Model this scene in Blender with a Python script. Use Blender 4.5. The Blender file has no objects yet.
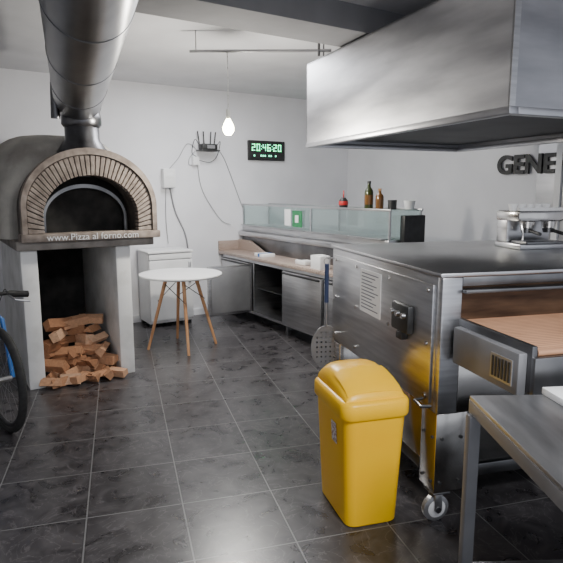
import bpy, bmesh, math, random
from mathutils import Vector, Matrix, Euler
random.seed(7)
D=math.radians
scene=bpy.context.scene
COL=scene.collection

# ---------------------------------------------------------------- materials
def nmat(name):
    m=bpy.data.materials.new(name); m.use_nodes=True
    nt=m.node_tree; b=nt.nodes.get('Principled BSDF')
    return m,nt,b
def noise_mat(name,c1,c2,scale=8,rough=0.6,metal=0.0,bump=0.0,stretch=(1,1,1),detail=4,lo=0.3,hi=0.7,r2=None,bscale=None):
    m,nt,b=nmat(name)
    tc=nt.nodes.new('ShaderNodeTexCoord'); mp=nt.nodes.new('ShaderNodeMapping')
    mp.inputs['Scale'].default_value=stretch
    n=nt.nodes.new('ShaderNodeTexNoise'); n.inputs['Scale'].default_value=scale; n.inputs['Detail'].default_value=detail
    cr=nt.nodes.new('ShaderNodeValToRGB')
    cr.color_ramp.elements[0].position=lo; cr.color_ramp.elements[1].position=hi
    cr.color_ramp.elements[0].color=(*c1,1); cr.color_ramp.elements[1].color=(*c2,1)
    L=nt.links.new
    L(tc.outputs['Object'],mp.inputs[0]); L(mp.outputs[0],n.inputs['Vector']); L(n.outputs['Fac'],cr.inputs[0]); L(cr.outputs[0],b.inputs['Base Color'])
    b.inputs['Roughness'].default_value=rough; b.inputs['Metallic'].default_value=metal
    if r2 is not None:
        mr=nt.nodes.new('ShaderNodeMapRange'); mr.inputs[3].default_value=rough; mr.inputs[4].default_value=r2
        L(n.outputs['Fac'],mr.inputs[0]); L(mr.outputs[0],b.inputs['Roughness'])
    if bump:
        bp=nt.nodes.new('ShaderNodeBump'); bp.inputs['Strength'].default_value=bump; bp.inputs['Distance'].default_value=0.01
        src=n
        if bscale:
            src=nt.nodes.new('ShaderNodeTexNoise'); src.inputs['Scale'].default_value=bscale; L(mp.outputs[0],src.inputs['Vector'])
        L(src.outputs['Fac'],bp.inputs['Height']); L(bp.outputs[0],b.inputs['Normal'])
    return m
def emis(name,c,s):
    m,nt,b=nmat(name); b.inputs['Base Color'].default_value=(*c,1)
    b.inputs['Emission Color'].default_value=(*c,1); b.inputs['Emission Strength'].default_value=s
    return m
def glassm(name,tint=(.93,.98,.97),f=.10):
    m,nt,b=nmat(name); nt.nodes.remove(b)
    t=nt.nodes.new('ShaderNodeBsdfTransparent'); t.inputs[0].default_value=(*tint,1)
    g=nt.nodes.new('ShaderNodeBsdfGlossy'); g.inputs['Roughness'].default_value=.05
    mx=nt.nodes.new('ShaderNodeMixShader'); mx.inputs[0].default_value=f
    nt.links.new(t.outputs[0],mx.inputs[1]); nt.links.new(g.outputs[0],mx.inputs[2])
    nt.links.new(mx.outputs[0],nt.nodes['Material Output'].inputs[0]); return m

M_wall=noise_mat('wall_paint',(.72,.72,.75),(.80,.80,.83),2.0,.75,bump=.08,bscale=60)
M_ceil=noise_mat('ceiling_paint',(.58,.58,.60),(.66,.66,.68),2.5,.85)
M_beam=noise_mat('beam_paint',(.17,.17,.18),(.22,.22,.23),3,.85)
M_steel=noise_mat('stainless_steel',(.46,.46,.47),(.64,.64,.65),3,.24,1.0,bump=.03,stretch=(1,1,14),r2=.40)
M_hood=noise_mat('hood_steel',(.36,.36,.38),(.56,.56,.58),1.6,.28,1.0,bump=.03,stretch=(1,1,5),r2=.45)
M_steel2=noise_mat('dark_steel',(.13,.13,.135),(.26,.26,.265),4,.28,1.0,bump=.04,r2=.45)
M_grey=noise_mat('grey_metal',(.32,.32,.33),(.42,.42,.43),4,.4,.7)
M_dull=noise_mat('dull_grey_metal',(.20,.20,.21),(.28,.28,.29),4,.55,.5)
M_polish=noise_mat('polished_steel',(.5,.48,.45),(.72,.70,.68),5,.12,1.0,bump=.05,r2=.25)
M_duct=noise_mat('duct_steel',(.10,.10,.105),(.22,.22,.23),3,.24,1.0,bump=.05,stretch=(3,1,3),r2=.38)
M_black=noise_mat('black_plastic',(.012,.012,.012),(.03,.03,.03),20,.45)
M_rubber=noise_mat('rubber',(.01,.01,.01),(.025,.025,.025),30,.8)
M_white=noise_mat('white_plastic',(.75,.75,.75),(.83,.83,.83),5,.35)
M_plaster=noise_mat('oven_plaster',(.27,.25,.225),(.54,.52,.47),4,.9,bump=.4,detail=8,bscale=25)
M_pillar=noise_mat('painted_masonry',(.60,.60,.58),(.82,.82,.81),5,.85,bump=.2,detail=8,lo=.25,hi=.55)
M_brick=noise_mat('arch_stone',(.17,.135,.115),(.38,.32,.275),14,.85,bump=.5,detail=6)
M_mortar=noise_mat('mortar',(.06,.05,.045),(.13,.115,.10),20,.95,bump=.3)
M_slab=noise_mat('hearth_slab_concrete',(.20,.18,.165),(.34,.31,.28),9,.9,bump=.3)
M_recess=noise_mat('recess_shade',(.006,.006,.006),(.03,.028,.026),8,.95)  # near-black colour standing in for the shade inside the oven's hollows
M_granite=noise_mat('granite',(.12,.08,.06),(.54,.43,.37),90,.3,detail=6,lo=.35,hi=.62)
M_yellow=noise_mat('yellow_plastic',(1.0,.52,.004),(1.0,.58,.006),3,.34,bump=.02)
M_yellow.node_tree.nodes['Principled BSDF'].inputs['Specular IOR Level'].default_value=.4
M_wood=noise_mat('beech_wood',(.46,.22,.10),(.62,.34,.17),12,.5,stretch=(1,1,.15))
M_table=noise_mat('table_lacquer',(.86,.86,.86),(.9,.9,.9),4,.3)
M_paper=noise_mat('paper',(.62,.62,.60),(.85,.85,.83),60,.7,stretch=(.3,1,1),lo=.4,hi=.5)
M_paperp=noise_mat('plain_paper',(.8,.8,.8),(.86,.86,.86),6,.7)
M_ink=noise_mat('grey_ink',(.10,.11,.15),(.2,.2,.25),30,.7)
M_green=noise_mat('green_card',(.02,.16,.06),(.03,.24,.09),30,.5)
M_red=noise_mat('red_plastic',(.5,.02,.02),(.62,.03,.03),10,.4)
M_blue=noise_mat('blue_paint',(.01,.10,.36),(.02,.14,.42),10,.3)
M_dblue=noise_mat('dark_blue_grip',(.03,.05,.12),(.05,.07,.16),10,.4)
M_ydark=noise_mat('label_ink',(.45,.25,.2),(.75,.7,.7),70,.5,lo=.45,hi=.5)
M_olive=noise_mat('olive_glass',(.02,.03,.008),(.05,.06,.012),6,.1)
M_amber=noise_mat('amber_glass',(.12,.05,.015),(.2,.09,.02),6,.12)
M_bread=noise_mat('bread_crust',(.35,.17,.06),(.5,.28,.12),12,.8)
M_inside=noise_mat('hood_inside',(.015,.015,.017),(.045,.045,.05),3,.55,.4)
M_tunnel=noise_mat('tunnel_brown',(.05,.028,.018),(.17,.10,.06),3,.4,.6,stretch=(1,1,8))
M_bulb=emis('bulb_glow',(1.0,.95,.62),40)
M_led=emis('green_led',(.15,1.0,.55),3.0)
M_glass=glassm('display_glass')
M_belt,nt,b=nmat('oven_belt')
tc=nt.nodes.new('ShaderNodeTexCoord'); w=nt.nodes.new('ShaderNodeTexWave'); w.inputs['Scale'].default_value=14; w.bands_direction='Y'
w.inputs['Distortion'].default_value=.4
n=nt.nodes.new('ShaderNodeTexNoise'); n.inputs['Scale'].default_value=3
mx=nt.nodes.new('ShaderNodeMath'); mx.operation='MULTIPLY_ADD'; mx.inputs[1].default_value=.6; 
cr=nt.nodes.new('ShaderNodeValToRGB'); cr.color_ramp.elements[0].color=(.13,.06,.03,1); cr.color_ramp.elements[1].color=(.62,.34,.20,1)
nt.links.new(tc.outputs['Object'],w.inputs[0]); nt.links.new(tc.outputs['Object'],n.inputs[0]); nt.links.new(w.outputs['Fac'],mx.inputs[0]); nt.links.new(n.outputs['Fac'],mx.inputs[2])
nt.links.new(mx.outputs[0],cr.inputs[0]); nt.links.new(cr.outputs[0],b.inputs['Base Color']); b.inputs['Roughness'].default_value=.5; b.inputs['Metallic'].default_value=.35
M_log,nt,b=nmat('split_firewood')
g=nt.nodes.new('ShaderNodeNewGeometry'); cr=nt.nodes.new('ShaderNodeValToRGB')
cr.color_ramp.elements[0].color=(.30,.13,.06,1); cr.color_ramp.elements[1].color=(.85,.55,.36,1)
e=cr.color_ramp.elements.new(.5); e.color=(.62,.32,.17,1)
n=nt.nodes.new('ShaderNodeTexNoise'); n.inputs['Scale'].default_value=30
mm=nt.nodes.new('ShaderNodeMixRGB'); mm.blend_type='MULTIPLY'; mm.inputs[0].default_value=.5
nt.links.new(g.outputs['Random Per Island'],cr.inputs[0]); nt.links.new(cr.outputs[0],mm.inputs[1]); nt.links.new(n.outputs['Fac'],mm.inputs[2]); nt.links.new(mm.outputs[0],b.inputs['Base Color'])
b.inputs['Roughness'].default_value=.85
# floor tiles
M_floor,nt,b=nmat('floor_tiles'); L=nt.links.new
def math_node(op,a=None,bv=None,c=None):
    nd=nt.nodes.new('ShaderNodeMath'); nd.operation=op
    for i,v in enumerate((a,bv,c)):
        if v is None: continue
        if isinstance(v,(int,float)): nd.inputs[i].default_value=v
        else: L(v,nd.inputs[i])
    return nd.outputs[0]
tc=nt.nodes.new('ShaderNodeTexCoord'); sp=nt.nodes.new('ShaderNodeSeparateXYZ'); L(tc.outputs['Object'],sp.inputs[0])
T=.455
c=math_node('DIVIDE',math_node('SUBTRACT',math_node('SUBTRACT',math_node('MULTIPLY',sp.outputs[0],.959),math_node('MULTIPLY',sp.outputs[1],.280)),.243),T)
r=math_node('DIVIDE',math_node('SUBTRACT',math_node('ADD',math_node('MULTIPLY',sp.outputs[0],.280),math_node('MULTIPLY',sp.outputs[1],.959)),2.64),T)
def edge(v):
    f=math_node('FRACT',v); return math_node('MINIMUM',f,math_node('SUBTRACT',1.0,f))
ed=math_node('MINIMUM',edge(c),edge(r))
gm=math_node('LESS_THAN',ed,.0085)
gl=math_node('MULTIPLY',math_node('LESS_THAN',ed,.016),.6)
cb=nt.nodes.new('ShaderNodeCombineXYZ'); L(math_node('FLOOR',c),cb.inputs[0]); L(math_node('FLOOR',r),cb.inputs[1])
wn=nt.nodes.new('ShaderNodeTexWhiteNoise'); L(cb.outputs[0],wn.inputs[0])
va=nt.nodes.new('ShaderNodeVectorMath'); va.operation='MULTIPLY_ADD'; L(wn.outputs['Color'],va.inputs[0]); va.inputs[1].default_value=(20,20,20); L(tc.outputs['Object'],va.inputs[2])
n1=nt.nodes.new('ShaderNodeTexNoise'); n1.inputs['Scale'].default_value=7; n1.inputs['Detail'].default_value=6; n1.inputs['Distortion'].default_value=1.0; L(va.outputs[0],n1.inputs['Vector'])
n2=nt.nodes.new('ShaderNodeTexNoise'); n2.inputs['Scale'].default_value=5; n2.inputs['Detail'].default_value=6; n2.inputs['Distortion'].default_value=2.5; L(va.outputs[0],n2.inputs['Vector'])
vein=math_node('ABSOLUTE',math_node('SUBTRACT',n2.outputs['Fac'],.5))
cr=nt.nodes.new('ShaderNodeValToRGB'); L(n1.outputs['Fac'],cr.inputs[0])
cr.color_ramp.elements[0].position=.34; cr.color_ramp.elements[0].color=(.024,.022,.024,1); cr.color_ramp.elements[1].position=.74; cr.color_ramp.elements[1].color=(.082,.076,.079,1)
cv=nt.nodes.new('ShaderNodeValToRGB'); L(vein,cv.inputs[0]); cv.color_ramp.elements[0].position=0; cv.color_ramp.elements[0].color=(1,1,1,1); cv.color_ramp.elements[1].position=.016; cv.color_ramp.elements[1].color=(0,0,0,1)
m1=nt.nodes.new('ShaderNodeMixRGB'); L(math_node('MULTIPLY',cv.outputs[0],.5),m1.inputs[0]); L(cr.outputs[0],m1.inputs[1]); m1.inputs[2].default_value=(.17,.155,.16,1)
m0=nt.nodes.new('ShaderNodeMixRGB'); L(gl,m0.inputs[0]); L(m1.outputs[0],m0.inputs[1]); m0.inputs[2].default_value=(.005,.005,.005,1)
m2=nt.nodes.new('ShaderNodeMixRGB'); L(gm,m2.inputs[0]); L(m0.outputs[0],m2.inputs[1]); m2.inputs[2].default_value=(.17,.165,.165,1)
L(m2.outputs[0],b.inputs['Base Color'])
L(math_node('ADD',.22,math_node('MULTIPLY',n1.outputs['Fac'],.14)),b.inputs['Roughness'])
bp=nt.nodes.new('ShaderNodeBump'); bp.inputs['Strength'].default_value=.12; bp.inputs['Distance'].default_value=.004
L(math_node('SUBTRACT',n1.outputs['Fac'],gm),bp.inputs['Height']); L(bp.outputs[0],b.inputs['Normal'])

# ---------------------------------------------------------------- helpers
def grp(name,loc=(0,0,0),rz=0):
    e=bpy.data.objects.new(name,None); e.empty_display_size=.1; COL.objects.link(e); e.location=loc; e.rotation_euler=(0,0,D(rz)); return e
def fin(name,bm,mat,par=None,loc=(0,0,0),rot=(0,0,0),smooth=False):
    me=bpy.data.meshes.new(name); bmesh.ops.recalc_face_normals(bm,faces=bm.faces[:]); bm.to_mesh(me); bm.free()
    me.materials.append(mat)
    if smooth:
        for p in me.polygons: p.use_smooth=True
        try: me.set_sharp_from_angle(angle=D(40))
        except Exception: pass
    o=bpy.data.objects.new(name,me); COL.objects.link(o); o.location=loc; o.rotation_euler=rot
    if par: o.parent=par
    return o
def box(name,x0,x1,y0,y1,z0,z1,mat,par=None,bev=0.0,rot=(0,0,0),seg=2):
    bm=bmesh.new(); bmesh.ops.create_cube(bm,size=1)
    bmesh.ops.scale(bm,vec=(abs(x1-x0),abs(y1-y0),abs(z1-z0)),verts=bm.verts)
    if bev: bmesh.ops.bevel(bm,geom=bm.edges[:],offset=bev,segments=seg,profile=.5,affect='EDGES')
    return fin(name,bm,mat,par,((x0+x1)/2,(y0+y1)/2,(z0+z1)/2),rot,smooth=bev>0)
def tube(name,pts,rad,mat,par=None,seg=10,closed=False,smooth=True):
    bm=bmesh.new(); P=[Vector(p) for p in pts]; n=len(P); rings=[]
    up=None
    for i,p in enumerate(P):
        if closed: t=(P[(i+1)%n]-P[i-1]).normalized()
        else: t=(P[min(i+1,n-1)]-P[max(i-1,0)]).normalized()
        if up is None:
            a=Vector((0,0,1)) if abs(t.z)<.9 else Vector((1,0,0)); up=(a-t*a.dot(t)).normalized()
        else: up=(up-t*up.dot(t)).normalized()
        s=t.cross(up); rr=rad[i] if isinstance(rad,(list,tuple)) else rad
        rings.append([bm.verts.new(p+up*math.cos(2*math.pi*k/seg)*rr+s*math.sin(2*math.pi*k/seg)*rr) for k in range(seg)])
    m=n if closed else n-1
    for i in range(m):
        A=rings[i];B=rings[(i+1)%n]
        for k in range(seg): bm.faces.new((A[k],A[(k+1)%seg],B[(k+1)%seg],B[k]))
    if not closed: bm.faces.new(rings[0]); bm.faces.new(rings[-1][::-1])
    return fin(name,bm,mat,par,smooth=smooth)
def smoothpts(pts,n=8):
    P=[Vector(p) for p in pts]; out=[]
    for i in range(len(P)-1):
        p0=P[max(i-1,0)];p1=P[i];p2=P[i+1];p3=P[min(i+2,len(P)-1)]
        for k in range(n):
            t=k/n; out.append(.5*((2*p1)+(p2-p0)*t+(2*p0-5*p1+4*p2-p3)*t*t+(3*p1-p0-3*p2+p3)*t**3))
    out.append(P[-1]); return out
def lathe(name,prof,mat,par=None,loc=(0,0,0),rot=(0,0,0),seg=28,sx=1,sy=1):
    bm=bmesh.new(); rings=[]
    for r_,z in prof:
        rings.append([bm.verts.new((r_*sx*math.cos(2*math.pi*k/seg),r_*sy*math.sin(2*math.pi*k/seg),z)) for k in range(seg)])
    for A,B in zip(rings,rings[1:]):
        for k in range(seg): bm.faces.new((A[k],A[(k+1)%seg],B[(k+1)%seg],B[k]))
    if prof[0][0]>1e-4: bm.faces.new(rings[0][::-1])
    if prof[-1][0]>1e-4: bm.faces.new(rings[-1])
    bmesh.ops.remove_doubles(bm,verts=bm.verts[:],dist=1e-5)
    return fin(name,bm,mat,par,loc,rot,smooth=True)
def prism(name,poly,axis,a0,a1,mat,par=None,loc=(0,0,0),rot=(0,0,0),smooth=False):
    bm=bmesh.new()
    def mk(p,a):
        if axis=='y': return (p[0],a,p[1])
        if axis=='x': return (a,p[0],p[1])
        return (p[0],p[1],a)
    A=[bm.verts.new(mk(p,a0)) for p in poly]; B=[bm.verts.new(mk(p,a1)) for p in poly]
    bm.faces.new(A); bm.faces.new(B[::-1]); n=len(poly)
    for k in range(n): bm.faces.new((A[k],A[(k+1)%n],B[(k+1)%n],B[k]))
    return fin(name,bm,mat,par,loc,rot,smooth)
def text(name,body,size,mat,par,loc,rot,ext=.001,off=0):
    c=bpy.data.curves.new(name,'FONT'); c.body=body; c.size=size; c.extrude=ext; c.offset=off; c.align_x='CENTER'; c.align_y='CENTER'
    c.materials.append(mat); o=bpy.data.objects.new(name,c); COL.objects.link(o); o.location=loc; o.rotation_euler=rot
    if par: o.parent=par
    return o

CZ=2.75
# ---------------------------------------------------------------- room
box('floor',-1.6,5.3,-2.0,6.55,-.1,0,M_floor)
bpy.data.objects['floor'].location=(0,0,-.05)
me=bpy.data.objects['floor'].data
for v in me.vertices: v.co.x+=1.85; v.co.y+=2.275
box('wall_back',-1.6,5.3,6.45,6.57,0,CZ,M_wall)
box('wall_left',-1.72,-1.6,-2.0,6.57,0,CZ,M_wall)
box('wall_right',5.2,5.32,-2.0,6.45,0,CZ,M_wall)
box('ceiling',-1.72,5.32,-2.0,6.57,CZ,CZ+.1,M_ceil)
box('ceiling_beam',-1.6,5.2,3.05,3.44,2.585,CZ,M_beam)
box('baseboard_back',-1.6,3.1,6.435,6.45,0,.08,M_wall)
box('trim_steel_cladding',5.18,5.2,2.2,3.45,0,2.3,M_hood)
box('trim_corner_strip',5.15,5.18,3.18,3.24,0,2.3,M_white)
box('trim_corner_strip_2',5.15,5.18,3.02,3.06,0,2.3,M_white)

# ---------------------------------------------------------------- wood fired oven
O=grp('wood_fired_pizza_oven',(1.12,4.55,0))
box('left_pier',-.53,-.41,.07,1.35,0,1.10,M_pillar,O,.008)
box('right_pier',.19,.31,.07,1.35,0,1.10,M_pillar,O,.008)
box('rear_panel',-.41,.19,1.25,1.35,0,1.10,M_recess,O)  # dark colour stands in for shade at the back of the wood bay
box('hearth_slab',-.56,.50,.02,1.40,1.10,1.17,M_slab,O,.01)
box('hearth_ledge',-.53,.54,-.04,.12,1.165,1.225,M_brick,O,.01)
def arch(a,spring,peak,n=40,base=1.20,cx=0.0):
    pts=[(cx-a,base)]
    for k in range(n+1):
        th=math.pi-math.pi*k/n
        pts.append((cx+a*math.cos(th),spring+(peak-spring)*math.sin(th)))
    pts.append((cx+a,base)); return pts
def archring(name,o,i,y0,y1,mat):
    bm=bmesh.new()
    A=[]
    for poly in (o,i):
        A.append([bm.verts.new((p[0],y0,p[1])) for p in poly]); A.append([bm.verts.new((p[0],y1,p[1])) for p in poly])
    oa,ob,ia,ib=A; n=len(o)
    for k in range(n-1):
        bm.faces.new((oa[k],oa[k+1],ia[k+1],ia[k])); bm.faces.new((ob[k],ob[k+1],ib[k+1],ib[k]))
        bm.faces.new((oa[k],oa[k+1],ob[k+1],ob[k])); bm.faces.new((ia[k],ia[k+1],ib[k+1],ib[k]))
    bm.faces.new((oa[0],ia[0],ib[0],ob[0])); bm.faces.new((oa[-1],ia[-1],ib[-1],ob[-1]))
    return fin(name,bm,mat,O,smooth=False)
archring('arch_backing',arch(.50,1.40,1.85),arch(.37,1.36,1.67),.0,.42,M_mortar)
def vouss(name,a_o,s_o,p_o,a_i,s_i,p_i,nb,y0,y1,mat,gap=.12):
    bm=bmesh.new()
    def pt(a,s,p,th): return (a*math.cos(th),s+(p-s)*math.sin(th))
    def block(q):
        A=[bm.verts.new((x,y0,z)) for x,z in q]; B=[bm.verts.new((x,y1,z)) for x,z in q]
        bm.faces.new(A); bm.faces.new(B[::-1])
        for k in range(4): bm.faces.new((A[k],A[(k+1)%4],B[(k+1)%4],B[k]))
    for k in range(nb):
        t0=math.pi*(k+gap)/nb; t1=math.pi*(k+1-gap)/nb
        block([pt(a_o,s_o,p_o,t0),pt(a_o,s_o,p_o,t1),pt(a_i,s_i,p_i,t1),pt(a_i,s_i,p_i,t0)])
    h=(s_o-1.225); nl=max(2,round(h/.042))
    for sg in (-1,1):
        for k in range(nl):
            z0=1.228+(s_i-1.228)*k/nl; z1=1.228+(s_i-1.228)*(k+1)/nl-.008
            y0_=1.228+(s_o-1.228)*k/nl; y1_=1.228+(s_o-1.228)*(k+1)/nl-.008
            block([(sg*a_o,y0_),(sg*a_o,y1_),(sg*a_i,z1),(sg*a_i,z0)])
    bmesh.ops.bevel(bm,geom=bm.edges[:],offset=.003,segments=1,affect='EDGES')
    return fin(name,bm,mat,O)
archring('arch_crown_band',arch(.515,1.42,1.872,base=1.225),arch(.478,1.415,1.822,base=1.225),-.035,.06,M_brick)
vouss('arch_stones',.474,1.41,1.815,.36,1.35,1.665,36,-.02,.06,M_brick,.10)
bm=bmesh.new(); seg=48; rings=[]
for j in range(15):
    ph=j/14*math.pi/2
    R=max(math.cos(ph),0)**.45; Z=math.sin(ph)**.8
    rings.append([])
    for k in range(seg):
        th=2*math.pi*k/seg; cx=math.copysign(abs(math.cos(th))**.75,math.cos(th)); cy=math.copysign(abs(math.sin(th))**.75,math.sin(th))
        y=.82+.68*R*cy
        rings[-1].append(bm.verts.new((-.10+.60*R*cx,max(y,.30),1.17+.84*Z)))
for A,B in zip(rings,rings[1:]):
    for k in range(seg):
        bm.faces.new((A[k],A[(k+1)%seg],B[(k+1)%seg],B[k]))
bmesh.ops.remove_doubles(bm,verts=bm.verts[:],dist=1e-4)
fin('dome',bm,M_plaster,O,smooth=True)
box('firing_chamber_back',-.36,.36,.285,.298,1.18,1.66,M_recess,O)  # dark plate stands in for the shade deep in the oven mouth
archring('oven_door_rim',arch(.33,1.33,1.60),arch(.310,1.33,1.57),.2,.24,M_steel2)
text('lettering','www.Pizza al forno.com',.072,M_white,O,(0,-.043,1.195),(D(90),0,0))
lathe('flue_collar',[(.20,1.80),(.20,1.86),(.135,1.95),(.13,2.2)],M_duct,O,(.02,.27,0))

Dk=grp('extraction_duct',(0,0,0))
a=Vector((1.16,5.0,2.27)); b_=Vector((.63,2.45,2.32)); d=(b_-a)
tube('main_pipe',[a+d*t for t in (0,.25,.5,.75,1,1.3,1.75)],.185,M_duct,Dk,40)
lathe('drop_elbow',[(.14,2.05),(.155,2.07),(.155,2.13),(.14,2.18)],M_duct,Dk,(1.14,4.82,0))
for t in (.02,.33,.66,1.0,1.4):
    p=a+d*t; q=p+d.normalized()*.02
    tube('joint_ring_%d'%int(t*100),[p,q],.188,M_steel2,Dk,40)
tube('damper_arm',[(.93,4.75,2.10),(.93,4.7,2.36),(.90,4.3,2.40)],.035,M_steel2,Dk)
tube('hanger_rod_1',[(.9,3.75,2.48),(.9,3.75,2.75)],.006,M_steel2,Dk)

# firewood
bm=bmesh.new()
def addlog(cx,cy,cz,yaw,roll,pitch,L_,w):
    n=random.choice((3,4,4)); poly=[]
    for k in range(n):
        th=2*math.pi*k/n+random.uniform(-.35,.35); rr=w*random.uniform(.8,1.15); poly.append((rr*math.cos(th),rr*math.sin(th)))
    Mx=Matrix.Translation((cx,cy,cz))@Euler((pitch,roll,yaw)).to_matrix().to_4x4()
    A=[bm.verts.new(Mx@Vector((p[0],-L_/2,p[1]))) for p in poly]; B=[bm.verts.new(Mx@Vector((p[0]*.93,L_/2,p[1]*1.05))) for p in poly]
    bm.faces.new(A); bm.faces.new(B[::-1])
    for k in range(n): bm.faces.new((A[k],A[(k+1)%n],B[(k+1)%n],B[k]))
for lay in range(6):
    nn=max(3,7-lay) 
    for k in range(nn):
        x=.755+.012*lay+(.50*(k+.5)/nn)*(1-.03*lay)
        addlog(x,4.78+.04*lay+random.uniform(-.07,.07),.055+lay*.074,random.choice((-1,1))*random.uniform(.2,1.2),random.uniform(0,3),random.uniform(-.15,.15),random.uniform(.19,.26),random.uniform(.043,.058))
for k in range(8): addlog(.74+.075*k,4.58,.045,random.uniform(-1.3,1.3),random.uniform(0,3),0,.16,.043)
fw=fin('firewood_pile',bm,M_log)

# ---------------------------------------------------------------- bicycle
B=grp('bicycle',(.345,3.90,0),-77)
def circ(cx,cz,R,n=40): return [(cx+R*math.cos(2*math.pi*k/n),0,cz+R*math.sin(2*math.pi*k/n)) for k in range(n)]
for nm,cx in (('front',0),('rear',-1.06)):
    tube(nm+'_tire',circ(cx,.345,.32),.026,M_rubber,B,10,True)
    tube(nm+'_rim',circ(cx,.345,.288),.012,M_steel2,B,8,True)
    tube(nm+'_hub',[(cx,-.05,.345),(cx,.05,.345)],.02,M_steel,B)
    bm=bmesh.new()
    for k in range(20):
        th=2*math.pi*k/20; p0=Vector((cx,.025*(-1)**k,.345)); p1=Vector((cx+.285*math.cos(th),0,.345+.285*math.sin(th)))
        s=Vector((-math.sin(th),0,math.cos(th)))*.0012; y=Vector((0,.0012,0))
        q=[bm.verts.new(v) for v in (p0+s,p0+y,p0-s,p1+s,p1+y,p1-s)]
        bm.faces.new((q[0],q[1],q[4],q[3])); bm.faces.new((q[1],q[2],q[5],q[4])); bm.faces.new((q[2],q[0],q[3],q[5]))
    fin(nm+'_spokes',bm,M_steel,B)
for s in (-.06,.06): tube('fork_blade_%d'%(s>0),[(0,s,.345),(-.10,s*.9,.72),(-.115,s*.3,.76)],.014,M_blue,B)
tube('head_tube',[(-.11,0,.72),(-.165,0,.90)],.024,M_blue,B)
tube('down_tube',[(-.13,0,.76),(-.62,0,.30)],.024,M_blue,B)
tube('top_tube',[(-.15,0,.84),(-.76,0,.72)],.019,M_black,B)
tube('seat_tube',[(-.62,0,.30),(-.82,0,.90)],.018,M_black,B)
for s in (-.05,.05):
    tube('chain_stay_%d'%(s>0),[(-.62,s*.5,.30),(-1.06,s,.345)],.010,M_black,B)
    tube('seat_stay_%d'%(s>0),[(-.77,s*.3,.74),(-1.06,s,.345)],.009,M_black,B)
box('saddle',-.95,-.69,-.07,.07,.90,.95,M_black,B,.02)
tube('handlebar',[(-.15,-.24,.86),(-.14,-.12,.88),(-.14,.12,.88),(-.15,.24,.86)],.013,M_black,B)
for s in (-1,1):
    tube('grip_%d'%(s>0),[(-.15,s*.13,.872),(-.152,s*.25,.855)],.022,M_rubber,B)
    tube('brake_lever_%d'%(s>0),[(-.14,s*.12,.865),(-.08,s*.14,.84),(-.07,s*.23,.82)],.007,M_steel,B)
tube('stem',[(-.165,0,.88),(-.14,0,.88)],.02,M_black,B)
lathe('chainring',[(.02,-.003),(.09,-.003),(.09,.003),(.02,.003)],M_steel2,B,(-.62,-.06,.30),(D(90),0,0))
tube('crank_arm',[(-.62,-.07,.30),(-.50,-.08,.20)],.010,M_steel,B)
tube('brake_cable',smoothpts([(-.1,.1,.88),(0.0,.05,.93),(.03,0,.85),(-.08,0,.75)]),.003,M_black,B,6)

# ---------------------------------------------------------------- round table
Tb=grp('round_table',(2.09,5.16,0),32)
lathe('table_top',[(0,.722),(.385,.722),(.40,.73),(.403,.738),(.40,.746),(0,.75)],M_table,Tb,seg=64)
for k in range(4):
    th=D(45+90*k); c_,s_=math.cos(th),math.sin(th)
    tube('leg_%d'%(k+1),[(.14*c_,.14*s_,.722),(.34*c_,.34*s_,0.0)],[.019,.013],M_wood,Tb,12)
for k in range(4):
    th=D(45+90*k); t2=D(135+90*k)
    tube('strut_%d'%(k+1),[(.17*math.cos(th),.17*math.sin(th),.66),(.23*math.cos(t2),.23*math.sin(t2),.48)],.004,M_black,Tb,6)
tube('under_ring',[(.15*math.cos(2*math.pi*k/20),.15*math.sin(2*math.pi*k/20),.715) for k in range(20)],.006,M_black,Tb,6,True)

# ---------------------------------------------------------------- small white fridge
F=grp('small_refrigerator',(2.33,6.02,0))
box('cabinet',-.26,.26,.05,.40,.04,.85,M_white,F,.012)
box('door',-.26,.26,0,.045,.08,.77,M_white,F,.012)
box('control_strip',-.255,.255,.01,.05,.78,.84,M_paperp,F,.004)
box('handle',.20,.225,-.03,0,.50,.74,M_steel,F,.005)
box('top_lid',-.27,.27,0,.41,.85,.875,M_white,F,.008)
for k in range(4): box('foot_%d'%k,(-.25,.2)[k%2],(-.2,.25)[k%2],(.06,.33)[k//2],(.11,.38)[k//2],0,.04,M_black,F)

# ---------------------------------------------------------------- back wall things
Ck=grp('digital_wall_clock',(3.83,6.42,2.055))
box('clock_body',-.27,.27,-.015,.03,-.125,.125,M_black,Ck,.008)
SEG={'2':'abged','0':'abcdef','4':'fgbc','6':'afgedc'}
bm=bmesh.new()
def sb(x0,x1,z0,z1):
    q=[bm.verts.new(v) for v in ((x0,-.018,z0),(x1,-.018,z0),(x1,-.018,z1),(x0,-.018,z1),(x0,-.014,z0),(x1,-.014,z0),(x1,-.014,z1),(x0,-.014,z1))]
    for f in ((0,1,2,3),(4,5,6,7),(0,1,5,4),(2,3,7,6),(1,2,6,5),(0,3,7,4)): bm.faces.new([q[i] for i in f])
def dig(ch,x,z,w,h,t):
    S={'a':(x,x+w,z+h-t,z+h),'d':(x,x+w,z,z+t),'g':(x,x+w,z+h/2-t/2,z+h/2+t/2),'f':(x,x+t,z+h/2,z+h),'b':(x+w-t,x+w,z+h/2,z+h),'e':(x,x+t,z,z+h/2),'c':(x+w-t,x+w,z,z+h/2)}
    for s in SEG[ch]: sb(*S[s])
for ch,x in zip('204620',(-.225,-.155,-.065,.005,.095,.165)): dig(ch,x,-.005,.045,.085,.009)
for x in (-.092,.070):
    sb(x,x+.01,.015,.025); sb(x,x+.01,.05,.06)
for i,x in enumerate((-.20,-.10,-.07,-.04,.02,.05,.12)): sb(x,x+.018,-.075,-.055)
fin('digits',bm,M_led,Ck)

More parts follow.
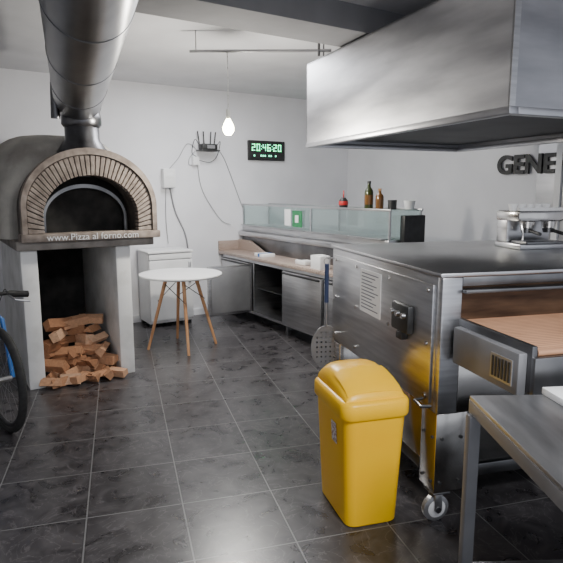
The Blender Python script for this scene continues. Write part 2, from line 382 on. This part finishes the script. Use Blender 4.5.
Rt=grp('wifi_router',(2.97,6.35,2.05))
box('shelf',-.12,.12,-.08,.1,-.035,-.02,M_black,Rt,.003)
box('router_body',-.10,.10,-.06,.07,-.02,.05,M_black,Rt,.012)
for i,x in enumerate((-.09,-.03,.05,.10)): tube('antenna_%d'%i,[(x,.05,.03),(x*1.25,.05,.20)],.008,M_black,Rt,8)
box('label',-.04,.06,-.063,-.06,-.005,.035,M_grey,Rt)
box('psu_box',-.18,-.10,.04,.1,-.20,-.10,M_white,Rt,.005)
for i,p in enumerate([[(-.10,.0,.0),(-.16,.02,.10),(-.19,.05,-.05),(-.13,.06,-.1)],[(.10,.02,0),(.18,.04,.09),(.15,.07,-.08),(.05,.07,-.16),(-.1,.06,-.14)]]):
    tube('lead_%d'%i,smoothpts(p),.004,M_black,Rt,6)
Mb=grp('electrical_box',(2.475,6.40,1.69))
box('enclosure',-.075,.075,-.04,.05,-.11,.11,M_white,Mb,.01)
box('breaker_window',-.05,.05,-.045,-.038,.0,.06,M_paperp,Mb,.003)
def cable(name,pts,rad=.005,mat=M_steel2): tube(name,smoothpts(pts),rad,mat,None,6)
yw=6.436
cable('wall_cable',[(2.50,yw,1.80),(2.62,yw,1.93),(2.74,yw,2.10),(2.86,yw,2.03)],.004,M_grey)
cable('wall_cable',[(2.50,yw,1.59),(2.56,yw,1.30),(2.68,yw,1.02),(2.72,yw,.75)],.009,M_grey)
cable('wall_cable',[(2.45,yw,1.59),(2.44,yw,1.2),(2.46,yw,.92)],.004,M_grey)
cable('wall_cable',[(3.08,yw,2.08),(3.2,yw,1.98),(3.32,yw,1.72),(3.44,yw,1.42),(3.48,yw,1.33)],.005,M_grey)
cable('wall_cable',[(2.86,yw,1.9),(2.92,yw,1.55),(3.15,yw,1.2),(3.3,yw,1.12)],.004,M_grey)
cable('wall_cable',[(2.84,yw,2.02),(2.76,yw,1.93),(2.76,yw,1.85),(2.86,yw,1.88)],.004,M_grey)

# ---------------------------------------------------------------- hanging lamp
Lp=grp('hanging_bulb_lamp',(2.07,4.05,0))
tube('ceiling_pole',[(-.24,.16,2.60),(.66,-.44,2.60)],.012,M_grey,Lp)
tube('pole_hook',[(.58,-.39,2.75),(.58,-.39,2.56)],.010,M_steel2,Lp)
tube('pole_hook_2',[(-.2,.133,2.75),(-.2,.133,2.61)],.004,M_grey,Lp)
tube('cord',[(0,0,2.60),(.002,0,2.40),(0,0,2.15)],.0045,M_paper,Lp,6)
tube('socket',[(0,0,2.17),(0,0,2.10)],.017,M_white,Lp,14)
bb=lathe('bulb',[(0,1.975),(.025,1.98),(.042,2.005),(.046,2.03),(.036,2.062),(.02,2.09),(.016,2.10)],M_bulb,Lp)

# ---------------------------------------------------------------- refrigerated prep counter
C=grp('refrigerated_prep_counter',(0,0,0))
x0,x1=3.17,3.86
yn=3.72
box('base_floor',x0,x1,yn,6.40,.12,.15,M_steel,C)
box('top_frame',x0,x1,yn,6.40,.72,.76,M_steel,C)
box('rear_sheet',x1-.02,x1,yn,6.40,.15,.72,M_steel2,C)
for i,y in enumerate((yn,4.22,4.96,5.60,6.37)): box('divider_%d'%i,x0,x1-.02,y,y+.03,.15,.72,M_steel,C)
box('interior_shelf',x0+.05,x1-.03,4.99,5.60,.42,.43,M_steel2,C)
box('bay_shade_sheet',x1-.05,x1-.021,4.99,5.60,.15,.72,M_black,C)  # black sheet added to paint in the shade of the open bay
for i,(a0,a1) in enumerate(((yn+.03,4.22),(4.25,4.96),(5.64,6.38))):
    box('door_panel_%d'%i,x0-.035,x0-.002,a0+.008,a1-.008,.15,.715,M_steel,C,.006)
    box('door_grip_%d'%i,x0-.05,x0-.035,a0+.03,a1-.03,.685,.705,M_black,C,.003)
box('open_door',2.60,3.14,5.625,5.665,.15,.715,M_steel,C,.006)
box('open_door_gasket',2.63,3.12,5.612,5.624,.18,.69,M_grey,C,.004)
for i,(x,y) in enumerate(((3.22,3.8),(3.22,4.97),(3.22,6.3),(3.8,3.8),(3.8,6.3))): tube('foot_%d'%i,[(x,y,0),(x,y,.12)],.022,M_steel2,C)
box('granite_top',3.12,3.88,yn-.03,6.44,.76,.80,M_granite,C,.006)
box('granite_upstand',3.12,3.88,6.415,6.44,.80,.92,M_granite,C,.004)
prism('granite_return',[(5.75,.80),(6.415,.80),(6.415,.93),(6.15,.93)],'x',3.40,3.44,M_granite,C)
box('riser',3.46,3.86,yn,6.415,.80,.98,M_steel2,C,.004)
box('pan_rail',3.40,3.86,yn-.02,6.42,.98,1.04,M_steel,C,.012)
box('chilled_tray',3.46,3.86,yn-.02,6.42,1.04,1.11,M_steel,C,.01)
for i in range(11): box('lid_%d'%i,3.415,3.60,yn+.04+.24*i,yn+.26+.24*i,1.113,1.122,M_steel,C,.003)
box('glass_front',3.475,3.48,yn,6.40,1.11,1.37,M_glass,C)
box('glass_top',3.47,3.86,yn-.02,6.42,1.37,1.377,M_glass,C)
box('glass_end',3.48,3.86,yn-.01,yn-.004,1.11,1.37,M_glass,C)
box('rear_slider',3.85,3.856,yn,6.40,1.11,1.37,M_glass,C)
for i,y in enumerate((yn-.02,4.9,6.40)): 
    box('post_f_%d'%i,3.468,3.486,y,y+.016,1.11,1.37,M_steel,C); box('post_r_%d'%i,3.845,3.862,y,y+.016,1.11,1.37,M_steel,C)
for i,x in enumerate((3.462,3.85)): box('top_rail_%d'%i,x,x+.018,yn-.03,6.42,1.362,1.385,M_steel,C,.003)
box('compressor_end',3.58,3.84,yn-.09,yn-.03,1.06,1.33,M_black,C,.01)
box('price_sign',3.455,3.465,5.06,5.24,1.15,1.33,M_green,C)
box('notice_paper',3.455,3.465,5.28,5.40,1.16,1.34,M_paperp,C)
box('sign_emblem',3.450,3.455,5.12,5.18,1.20,1.28,M_paperp,C)

def bottle(name,x,y,z,h,r_,mat,cap):
    g=grp(name,(x,y,z))
    lathe('glass_body',[(0,0),(r_,0),(r_,h*.6),(r_*.85,h*.68),(r_*.4,h*.78),(r_*.36,h*.93),(0,h*.93)],mat,g)
    lathe('cap',[(r_*.42,h*.9),(r_*.42,h),(0,h)],cap,g,seg=16)
    lathe('label',[(r_*1.02,h*.15),(r_*1.02,h*.5)],M_amber,g)
bottle('olive_oil_bottle',3.62,4.16,1.377,.26,.042,M_olive,M_black)
bottle('sauce_bottle',3.64,4.03,1.377,.19,.038,M_amber,M_bread)
g=grp('spice_jar',(3.66,3.88,1.377)); lathe('jar',[(0,0),(.04,0),(.04,.07),(0,.07)],M_black,g); lathe('jar_lid',[(.042,.07),(.042,.085),(0,.085)],M_black,g)
g=grp('takeaway_cup',(3.80,3.80,1.377)); lathe('cup',[(.0,0),(.04,0),(.055,.08),(.05,.08),(.037,.01)],M_paperp,g)
g=grp('candle_lantern',(3.63,4.56,1.377)); lathe('lantern_body',[(.04,0),(.045,.02),(.045,.07),(.02,.10),(0,.10)],M_black,g); lathe('red_glass',[(.046,.025),(.05,.045),(.046,.065)],M_red,g); tube('loop',[(.035*math.cos(t/10*6.28)*.6,.035*math.cos(t/10*6.28)*.8,.135+.035*math.sin(t/10*6.28)) for t in range(10)],.006,M_red,g,6,True)
g=grp('napkin_stack',(3.28,5.55,.80)); box('napkins',-.08,.08,-.1,.1,0,.035,M_paperp,g,.003); box('band',-.082,.082,-.02,.02,0,.037,M_blue,g)
g=grp('card_terminal',(3.24,4.70,.80)); box('terminal_body',-.05,.05,-.09,.09,.0,.05,M_white,g,.012); box('screen',-.035,.035,.0,.06,.05,.053,M_black,g)
g=grp('receipt_roll_box',(3.20,4.36,.80)); box('carton',-.06,.06,-.08,.08,0,.13,M_paperp,g,.003); box('flap',-.06,.06,.0,.062,.13,.133,M_paper,g)

# ---------------------------------------------------------------- conveyor oven
V=grp('conveyor_pizza_oven',(1.90,1.68,0),-17.3)
Wd,Dp=1.50,1.40; zb,zt=.54,1.19
box('body',0,Wd,.04,Dp,zb,zt-.02,M_steel,V,.012)
box('top_sheet',-.01,Wd,.0,Dp+.01,zt-.02,zt,M_steel,V,.006)
box('front_left_panel',.0,.10,.0,.045,zb,zt-.02,M_steel,V,.006)
box('front_lower_panel',.10,Wd,.0,.045,zb,.80,M_polish,V,.004)
box('front_header',.10,Wd,.0,.045,1.13,zt-.02,M_steel2,V,.004)
box('tunnel_dark',.10,Wd-.1,.030,.042,.94,1.13,M_tunnel,V)
box('tunnel_lip',.10,Wd,-.03,.03,1.10,1.115,M_steel2,V,.002)
box('conveyor_left_rail',.09,.115,-.48,.04,.80,.985,M_steel2,V,.005)
box('conveyor_end_plate',.09,1.40,-.50,-.475,.80,.945,M_steel2,V,.005)
box('crumb_tray',.115,1.39,-.475,.0,.80,.82,M_steel,V)
box('belt',.12,1.38,-.46,.03,.955,.968,M_belt,V,.003)
tube('belt_roller',[(.12,-.46,.955),(1.38,-.46,.955)],.018,M_belt,V)
box('conveyor_right_rail',1.385,1.41,-.48,.04,.80,.985,M_steel2,V,.005)
bm=bmesh.new()
for i in range(50):
    y=-.455+i*.0098
    a_=[bm.verts.new(v) for v in ((.12,y,.9685),(1.38,y,.9685),(1.38,y+.004,.9705),(.12,y+.004,.9705))]; bm.faces.new(a_)
fin('belt_links',bm,M_belt,V)
box('motor_housing',.05,.09,-.46,-.02,.79,.955,M_dull,V,.008)
box('vent_plate',.045,.051,-.43,-.30,.82,.92,M_grey,V)
for i in range(6): box('vent_slot_%d'%i,.042,.047,-.42+.020*i,-.411+.020*i,.83,.91,M_black,V)
box('side_panel',-.012,0,.06,Dp-.05,zb+.03,zt-.06,M_steel,V,.004)
box('data_sheet',-.016,-.011,.60,.88,.85,1.10,M_paperp,V)
bm=bmesh.new()
for k in range(11):
    z=1.075-.02*k; y1=.86; y0=.63+.02*((k*7)%5)
    q=[bm.verts.new(v) for v in ((-.0165,y0,z),(-.0165,y1,z),(-.0165,y1,z+.006),(-.0165,y0,z+.006))]; bm.faces.new(q)
fin('data_sheet_print',bm,M_ink,V)
box('control_box',-.05,-.012,.22,.40,.86,1.0,M_black,V,.012)
for i in range(3): tube('control_knob_%d'%i,[(-.05,.25+.06*i,.95),(-.068,.25+.06*i,.95)],.014,M_steel,V,14)
box('cable_gland',-.05,-.012,.28,.34,.82,.86,M_black,V,.006)
for i,(y,z) in enumerate([(y,z) for y in (.1,.5,.95,1.3) for z in (.60,.85,1.10)]):
    tube('bolt_%d'%i,[(-.011,y,z),(-.018,y,z)],.010,M_polish,V,10)
tube('latch_handle',[(-.02,.10,.585),(-.06,.10,.58),(-.065,.03,.575),(-.02,.02,.575)],.008,M_steel2,V,8)
for nm,(xx,yy) in {'leg_front_left':(0,0.0),'leg_rear_left':(0,Dp-.16),'leg_front_right':(Wd-.16,.0),'leg_rear_right':(Wd-.16,Dp-.16)}.items():
    box(nm,xx+.0,xx+.16,yy,yy+.14,.15,zb,M_polish,V,.006)
    for j in range(4): tube(nm+'_rivet_%d'%j,[(xx+.03+.1*(j%2),yy,.2+.22*(j//2)),(xx+.03+.1*(j%2),yy-.006,.2+.22*(j//2))],.008,M_black,V,8)
    for j in range(4): tube(nm+'_srivet_%d'%j,[(xx,yy+.03+.08*(j%2),.2+.22*(j//2)),(xx-.006,yy+.03+.08*(j%2),.2+.22*(j//2))],.008,M_black,V,8)
    cx,cy=xx+.03,yy+.03
    box(nm+'_caster_plate',cx-.03,cx+.06,cy-.03,cy+.06,.138,.15,M_steel2,V,.003)
    for s in (-1,1): box(nm+'_caster_fork_%d'%(s>0),cx-.02,cx+.02,cy+s*.028-.003,cy+s*.028+.003,.06,.14,M_steel,V,.002)
    lathe(nm+'_caster_wheel',[(.0,-.018),(.054,-.018),(.065,-.012),(.065,.012),(.054,.018),(0,.018)],M_grey,V,(cx,cy,.065),(D(90),0,0))
    lathe(nm+'_caster_hub',[(0,-.0215),(.036,-.0215),(.045,-.018),(.045,.018),(.036,.0215),(0,.0215)],M_paperp,V,(cx,cy,.065),(D(90),0,0))
    lathe(nm+'_caster_axle',[(0,-.036),(.014,-.036),(.014,.036),(0,.036)],M_steel2,V,(cx,cy,.065),(D(90),0,0))
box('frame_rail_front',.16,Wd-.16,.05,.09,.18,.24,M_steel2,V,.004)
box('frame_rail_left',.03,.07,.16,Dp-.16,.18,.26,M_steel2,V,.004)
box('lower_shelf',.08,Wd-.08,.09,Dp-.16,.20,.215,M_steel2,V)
box('left_skirt',.01,.03,.14,.60,.26,zb,M_polish,V,.003)

Pm=grp('espresso_machine',(3.25,2.18,zt),-17.3)
box('base',-.17,.17,-.13,.13,0,.035,M_steel,Pm,.008)
box('drip_tray',-.14,.14,-.15,.0,.035,.05,M_steel2,Pm,.004)
box('back_body',-.16,.16,.02,.13,.035,.20,M_steel,Pm,.01)
box('head',-.17,.17,-.10,.13,.17,.235,M_polish,Pm,.015)
for s in (-1,1):
    lathe('group_head_%d'%(s>0),[(0,.13),(.04,.13),(.045,.17),(0,.17)],M_polish,Pm,(s*.08,-.06,0))
    lathe('portafilter_%d'%(s>0),[(0,.10),(.03,.10),(.038,.125),(0,.13)],M_steel2,Pm,(s*.08,-.06,0))
    tube('portafilter_handle_%d'%(s>0),[(s*.08,-.09,.115),(s*.085,-.19,.10)],.011,M_black,Pm)
    tube('steam_wand_%d'%(s>0),[(s*.16,-.10,.18),(s*.165,-.14,.10),(s*.16,-.13,.06)],.005,M_polish,Pm,8)
for i in range(5): lathe('cup_%d'%i,[(0,.235),(.02,.235),(.03,.275),(.026,.275),(.018,.24)],M_table,Pm,(-.12+.06*i,.03,0),seg=16)
box('cup_rail',-.165,.165,-.095,-.09,.235,.255,M_polish,Pm)

# pizza peel hanging on the oven side
Pl=grp('perforated_pizza_peel',(2.245,2.985,-.055),-22)
bm=bmesh.new()
nx,nz=13,17
for i in range(nx):
    for j in range(nz):
        u=(i+.5)/nx*2-1; v=(j+.5)/nz*2-1
        rr=u*u+v*v
        if rr>1: continue
        cx,cz=u*.10,.55+v*.145; hx,hz=.10/nx,.145/nz
        hole=(rr<.72 and (i%2==0) and (j%2==0))
        o_=[bm.verts.new((cx+sx_*hx,0,cz+sz_*hz)) for sx_,sz_ in ((-1,-1),(1,-1),(1,1),(-1,1))]
        if not hole: bm.faces.new(o_)
        else:
            i_=[bm.verts.new((cx+sx_*hx*.75,0,cz+sz_*hz*.75)) for sx_,sz_ in ((-1,-1),(1,-1),(1,1),(-1,1))]
            for k in range(4): bm.faces.new((o_[k],o_[(k+1)%4],i_[(k+1)%4],i_[k]))
bmesh.ops.remove_doubles(bm,verts=bm.verts[:],dist=1e-4)
fin('blade',bm,M_grey,Pl)
tube('blade_rim',[(.101*math.cos(2*math.pi*k/32),0,.55+.146*math.sin(2*math.pi*k/32)) for k in range(32)],.005,M_grey,Pl,6,True)
tube('shaft',[(0,0,.69),(0,0,1.0)],.011,M_grey,Pl)
tube('hand_grip',[(0,0,.86),(0,0,1.12)],.015,M_dblue,Pl)
tube('hang_ring',[(.02*math.cos(t/10*6.28),0,1.14+.02*math.sin(t/10*6.28)) for t in range(10)],.003,M_steel,Pl,6,True)
tube('oven_hook',[(.15,0,1.16),(0,0,1.16),(0,0,1.17)],.004,M_steel,Pl,6)

# ---------------------------------------------------------------- hood
H=grp('extractor_hood',(2.33,1.715,0),-10.3)
hw,hd,h0,h1=1.55,2.26,1.90,2.56
box('side_left',0,.012,0,hd,h0+.035,h1,M_hood,H)
box('side_near',0,hw,0,.012,h0+.035,h1,M_hood,H)
box('side_right',hw-.012,hw,0,hd,h0+.035,h1,M_hood,H)
box('side_far',0,hw,hd-.012,hd,h0+.035,h1,M_hood,H)
box('roof',0,hw,0,hd,h1-.012,h1,M_hood,H)
box('rim_left',-.006,.05,-.006,hd+.006,h0,h0+.035,M_hood,H,.004)
box('rim_right',hw-.05,hw+.006,-.006,hd+.006,h0,h0+.035,M_hood,H,.004)
box('rim_near',.05,hw-.05,-.006,.05,h0,h0+.035,M_hood,H,.004)
box('rim_far',.05,hw-.05,hd-.05,hd+.006,h0,h0+.035,M_hood,H,.004)
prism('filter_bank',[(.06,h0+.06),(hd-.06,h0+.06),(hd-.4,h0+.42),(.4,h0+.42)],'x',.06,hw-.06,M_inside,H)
box('corner_seam',-.004,.03,-.004,.0,h0+.035,h1,M_steel,H)
for i,(x,y) in enumerate(((.1,.1),(hw-.1,.1),(.1,hd-.1),(hw-.1,hd-.1))): tube('hanger_%d'%i,[(x,y,h1),(x,y,CZ if not 3.0<1.7+y<3.5 else 2.6)],.006,M_steel2,H)
lathe('outlet_duct',[(.18,h1),(.18,CZ)],M_duct,H,(.9,.7,0))

# ---------------------------------------------------------------- yellow swing bin
Y=grp('yellow_swing_bin',(1.71,2.0,0),-16.3)
def rrect(w,d_,rad,n=6):
    pts=[]
    for cx,cy,a0 in ((w/2-rad,d_/2-rad,0),(-w/2+rad,d_/2-rad,90),(-w/2+rad,-d_/2+rad,180),(w/2-rad,-d_/2+rad,270)):
        for k in range(n+1):
            t=D(a0+90*k/n); pts.append((cx+rad*math.cos(t),cy+rad*math.sin(t)))
    return pts
def loft(name,secs,mat,par,loc=(0,0,0),capb=True,capt=True):
    bm=bmesh.new(); rs=[]
    for s in secs: rs.append([bm.verts.new(p) for p in s])
    n=len(rs[0])
    for A,B_ in zip(rs,rs[1:]):
        for k in range(n): bm.faces.new((A[k],A[(k+1)%n],B_[(k+1)%n],B_[k]))
    if capb: bm.faces.new(rs[0][::-1])
    if capt: bm.faces.new(rs[-1])
    return fin(name,bm,mat,par,loc,smooth=True)
def sec(w,d_,rad,z): return [(x,y,z) for x,y in rrect(w,d_,rad)]
loft('bin_body',[sec(.245,.365,.045,0),sec(.26,.38,.05,.008),sec(.285,.40,.05,.30),sec(.31,.42,.05,.575)],M_yellow,Y)
loft('lid_skirt',[sec(.33,.435,.055,.535),sec(.34,.445,.06,.545),sec(.338,.443,.06,.60),sec(.325,.43,.055,.612),sec(.30,.405,.05,.618)],M_yellow,Y)
def lidsec(y,w,h):
    pts=[]
    n=14
    for k in range(n+1):
        t=math.pi*k/n
        cx=math.copysign(abs(math.cos(t))**.55,math.cos(t)); pts.append((w/2*cx,y,.598+h*math.sin(t)**.6))
    return pts
prof=[(-.195,.015),(-.185,.045),(-.15,.072),(-.08,.098),(0,.116),(.08,.120),(.14,.11),(.18,.075),(.195,.02)]
loft('lid_dome',[lidsec(y,.30 if abs(y)<.19 else .27,h) for y,h in prof],M_yellow,Y)
def flapsec(y,w,h,th): 
    return [(w/2,y,.598+h*.82),(w/2*.8,y,.598+h+th*.2),(0,y,.598+h+th),(-w/2*.8,y,.598+h+th*.2),(-w/2,y,.598+h*.82)]
loft('swing_flap',[flapsec(y,.27,h,.008) for y,h in ((-.178,.048),(-.145,.073),(-.08,.098),(-.01,.114))],M_yellow,Y)
box('brand_sticker',-.153,-.1515,-.09,-.03,.38,.48,M_ydark,Y,rot=(0,D(-3.5),0))

# ---------------------------------------------------------------- steel work table
S=grp('steel_work_table',(1.545,1.225,0),-30.3)
M_top=noise_mat('worktop_steel',(.36,.36,.37),(.50,.50,.51),4,.34,1.0,bump=.03,stretch=(6,1,1),r2=.45)
box('top',0,1.3,-1.1,0,.835,.85,M_top,S,.004)
box('front_apron',-.002,.012,-1.1,0,.79,.836,M_dull,S,.003)
box('back_apron',0,1.3,-.012,0,.79,.835,M_steel,S,.003)
box('right_apron',1.288,1.3,-1.1,0,.79,.835,M_steel,S,.003)
for i,(x,y) in enumerate(((-.014,-.05),(1.24,-.05),(-.014,-1.08),(1.24,-1.08))):
    box('leg_%d'%i,x,x+.04,y,y+.04,0,.79,M_dull,S,.004)
box('lower_rail_1',.026,1.24,-.04,-.02,.2,.23,M_steel2,S,.003)
box('lower_rail_2',.0,.02,-1.04,-.05,.2,.23,M_steel2,S,.003)
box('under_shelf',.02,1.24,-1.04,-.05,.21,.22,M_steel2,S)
g=grp('cardboard_box',(1.725,1.01,.85),-25)
box('carton',0,.2,-.06,.1,0,.025,M_paperp,g,.003); box('red_stripe',0,.2,-.061,-.06,.006,.018,M_red,g)

text('wall_letter_sign','GENERAL',.26,M_black,None,(5.165,3.35,1.80),(D(90),0,D(-90)),.012,.008)

# ---------------------------------------------------------------- lights
def area(name,loc,size,power,color=(1,1,1),rot=(0,0,0)):
    l=bpy.data.lights.new(name,'AREA'); l.shape='RECTANGLE'; l.size=size[0]; l.size_y=size[1]; l.energy=power; l.color=color
    o=bpy.data.objects.new(name,l); COL.objects.link(o); o.location=loc; o.rotation_euler=rot; return o
area('ceiling_light_panel',(1.2,-.4,2.70),(.6,1.2),140,(.95,.97,1.0))
area('ceiling_light_panel.001',(2.6,5.0,2.70),(.5,1.2),45,(.95,.97,1.0))
l=bpy.data.lights.new('bulb_light','POINT'); l.energy=85; l.color=(1,.95,.86); l.shadow_soft_size=.05
o=bpy.data.objects.new('bulb_light',l); COL.objects.link(o); o.parent=Lp; o.location=(0,0,1.92)
w=bpy.data.worlds.new('World'); scene.world=w; w.use_nodes=True
w.node_tree.nodes['Background'].inputs[0].default_value=(.85,.9,1,1); w.node_tree.nodes['Background'].inputs[1].default_value=1.0

# ---------------------------------------------------------------- camera
cd=bpy.data.cameras.new('camera'); cd.lens=36; cd.sensor_width=36; cd.clip_start=.02
co=bpy.data.objects.new('camera',cd); COL.objects.link(co); co.location=(0,0,1.55); co.rotation_euler=(D(80.8),0,D(-32.3))
scene.camera=co
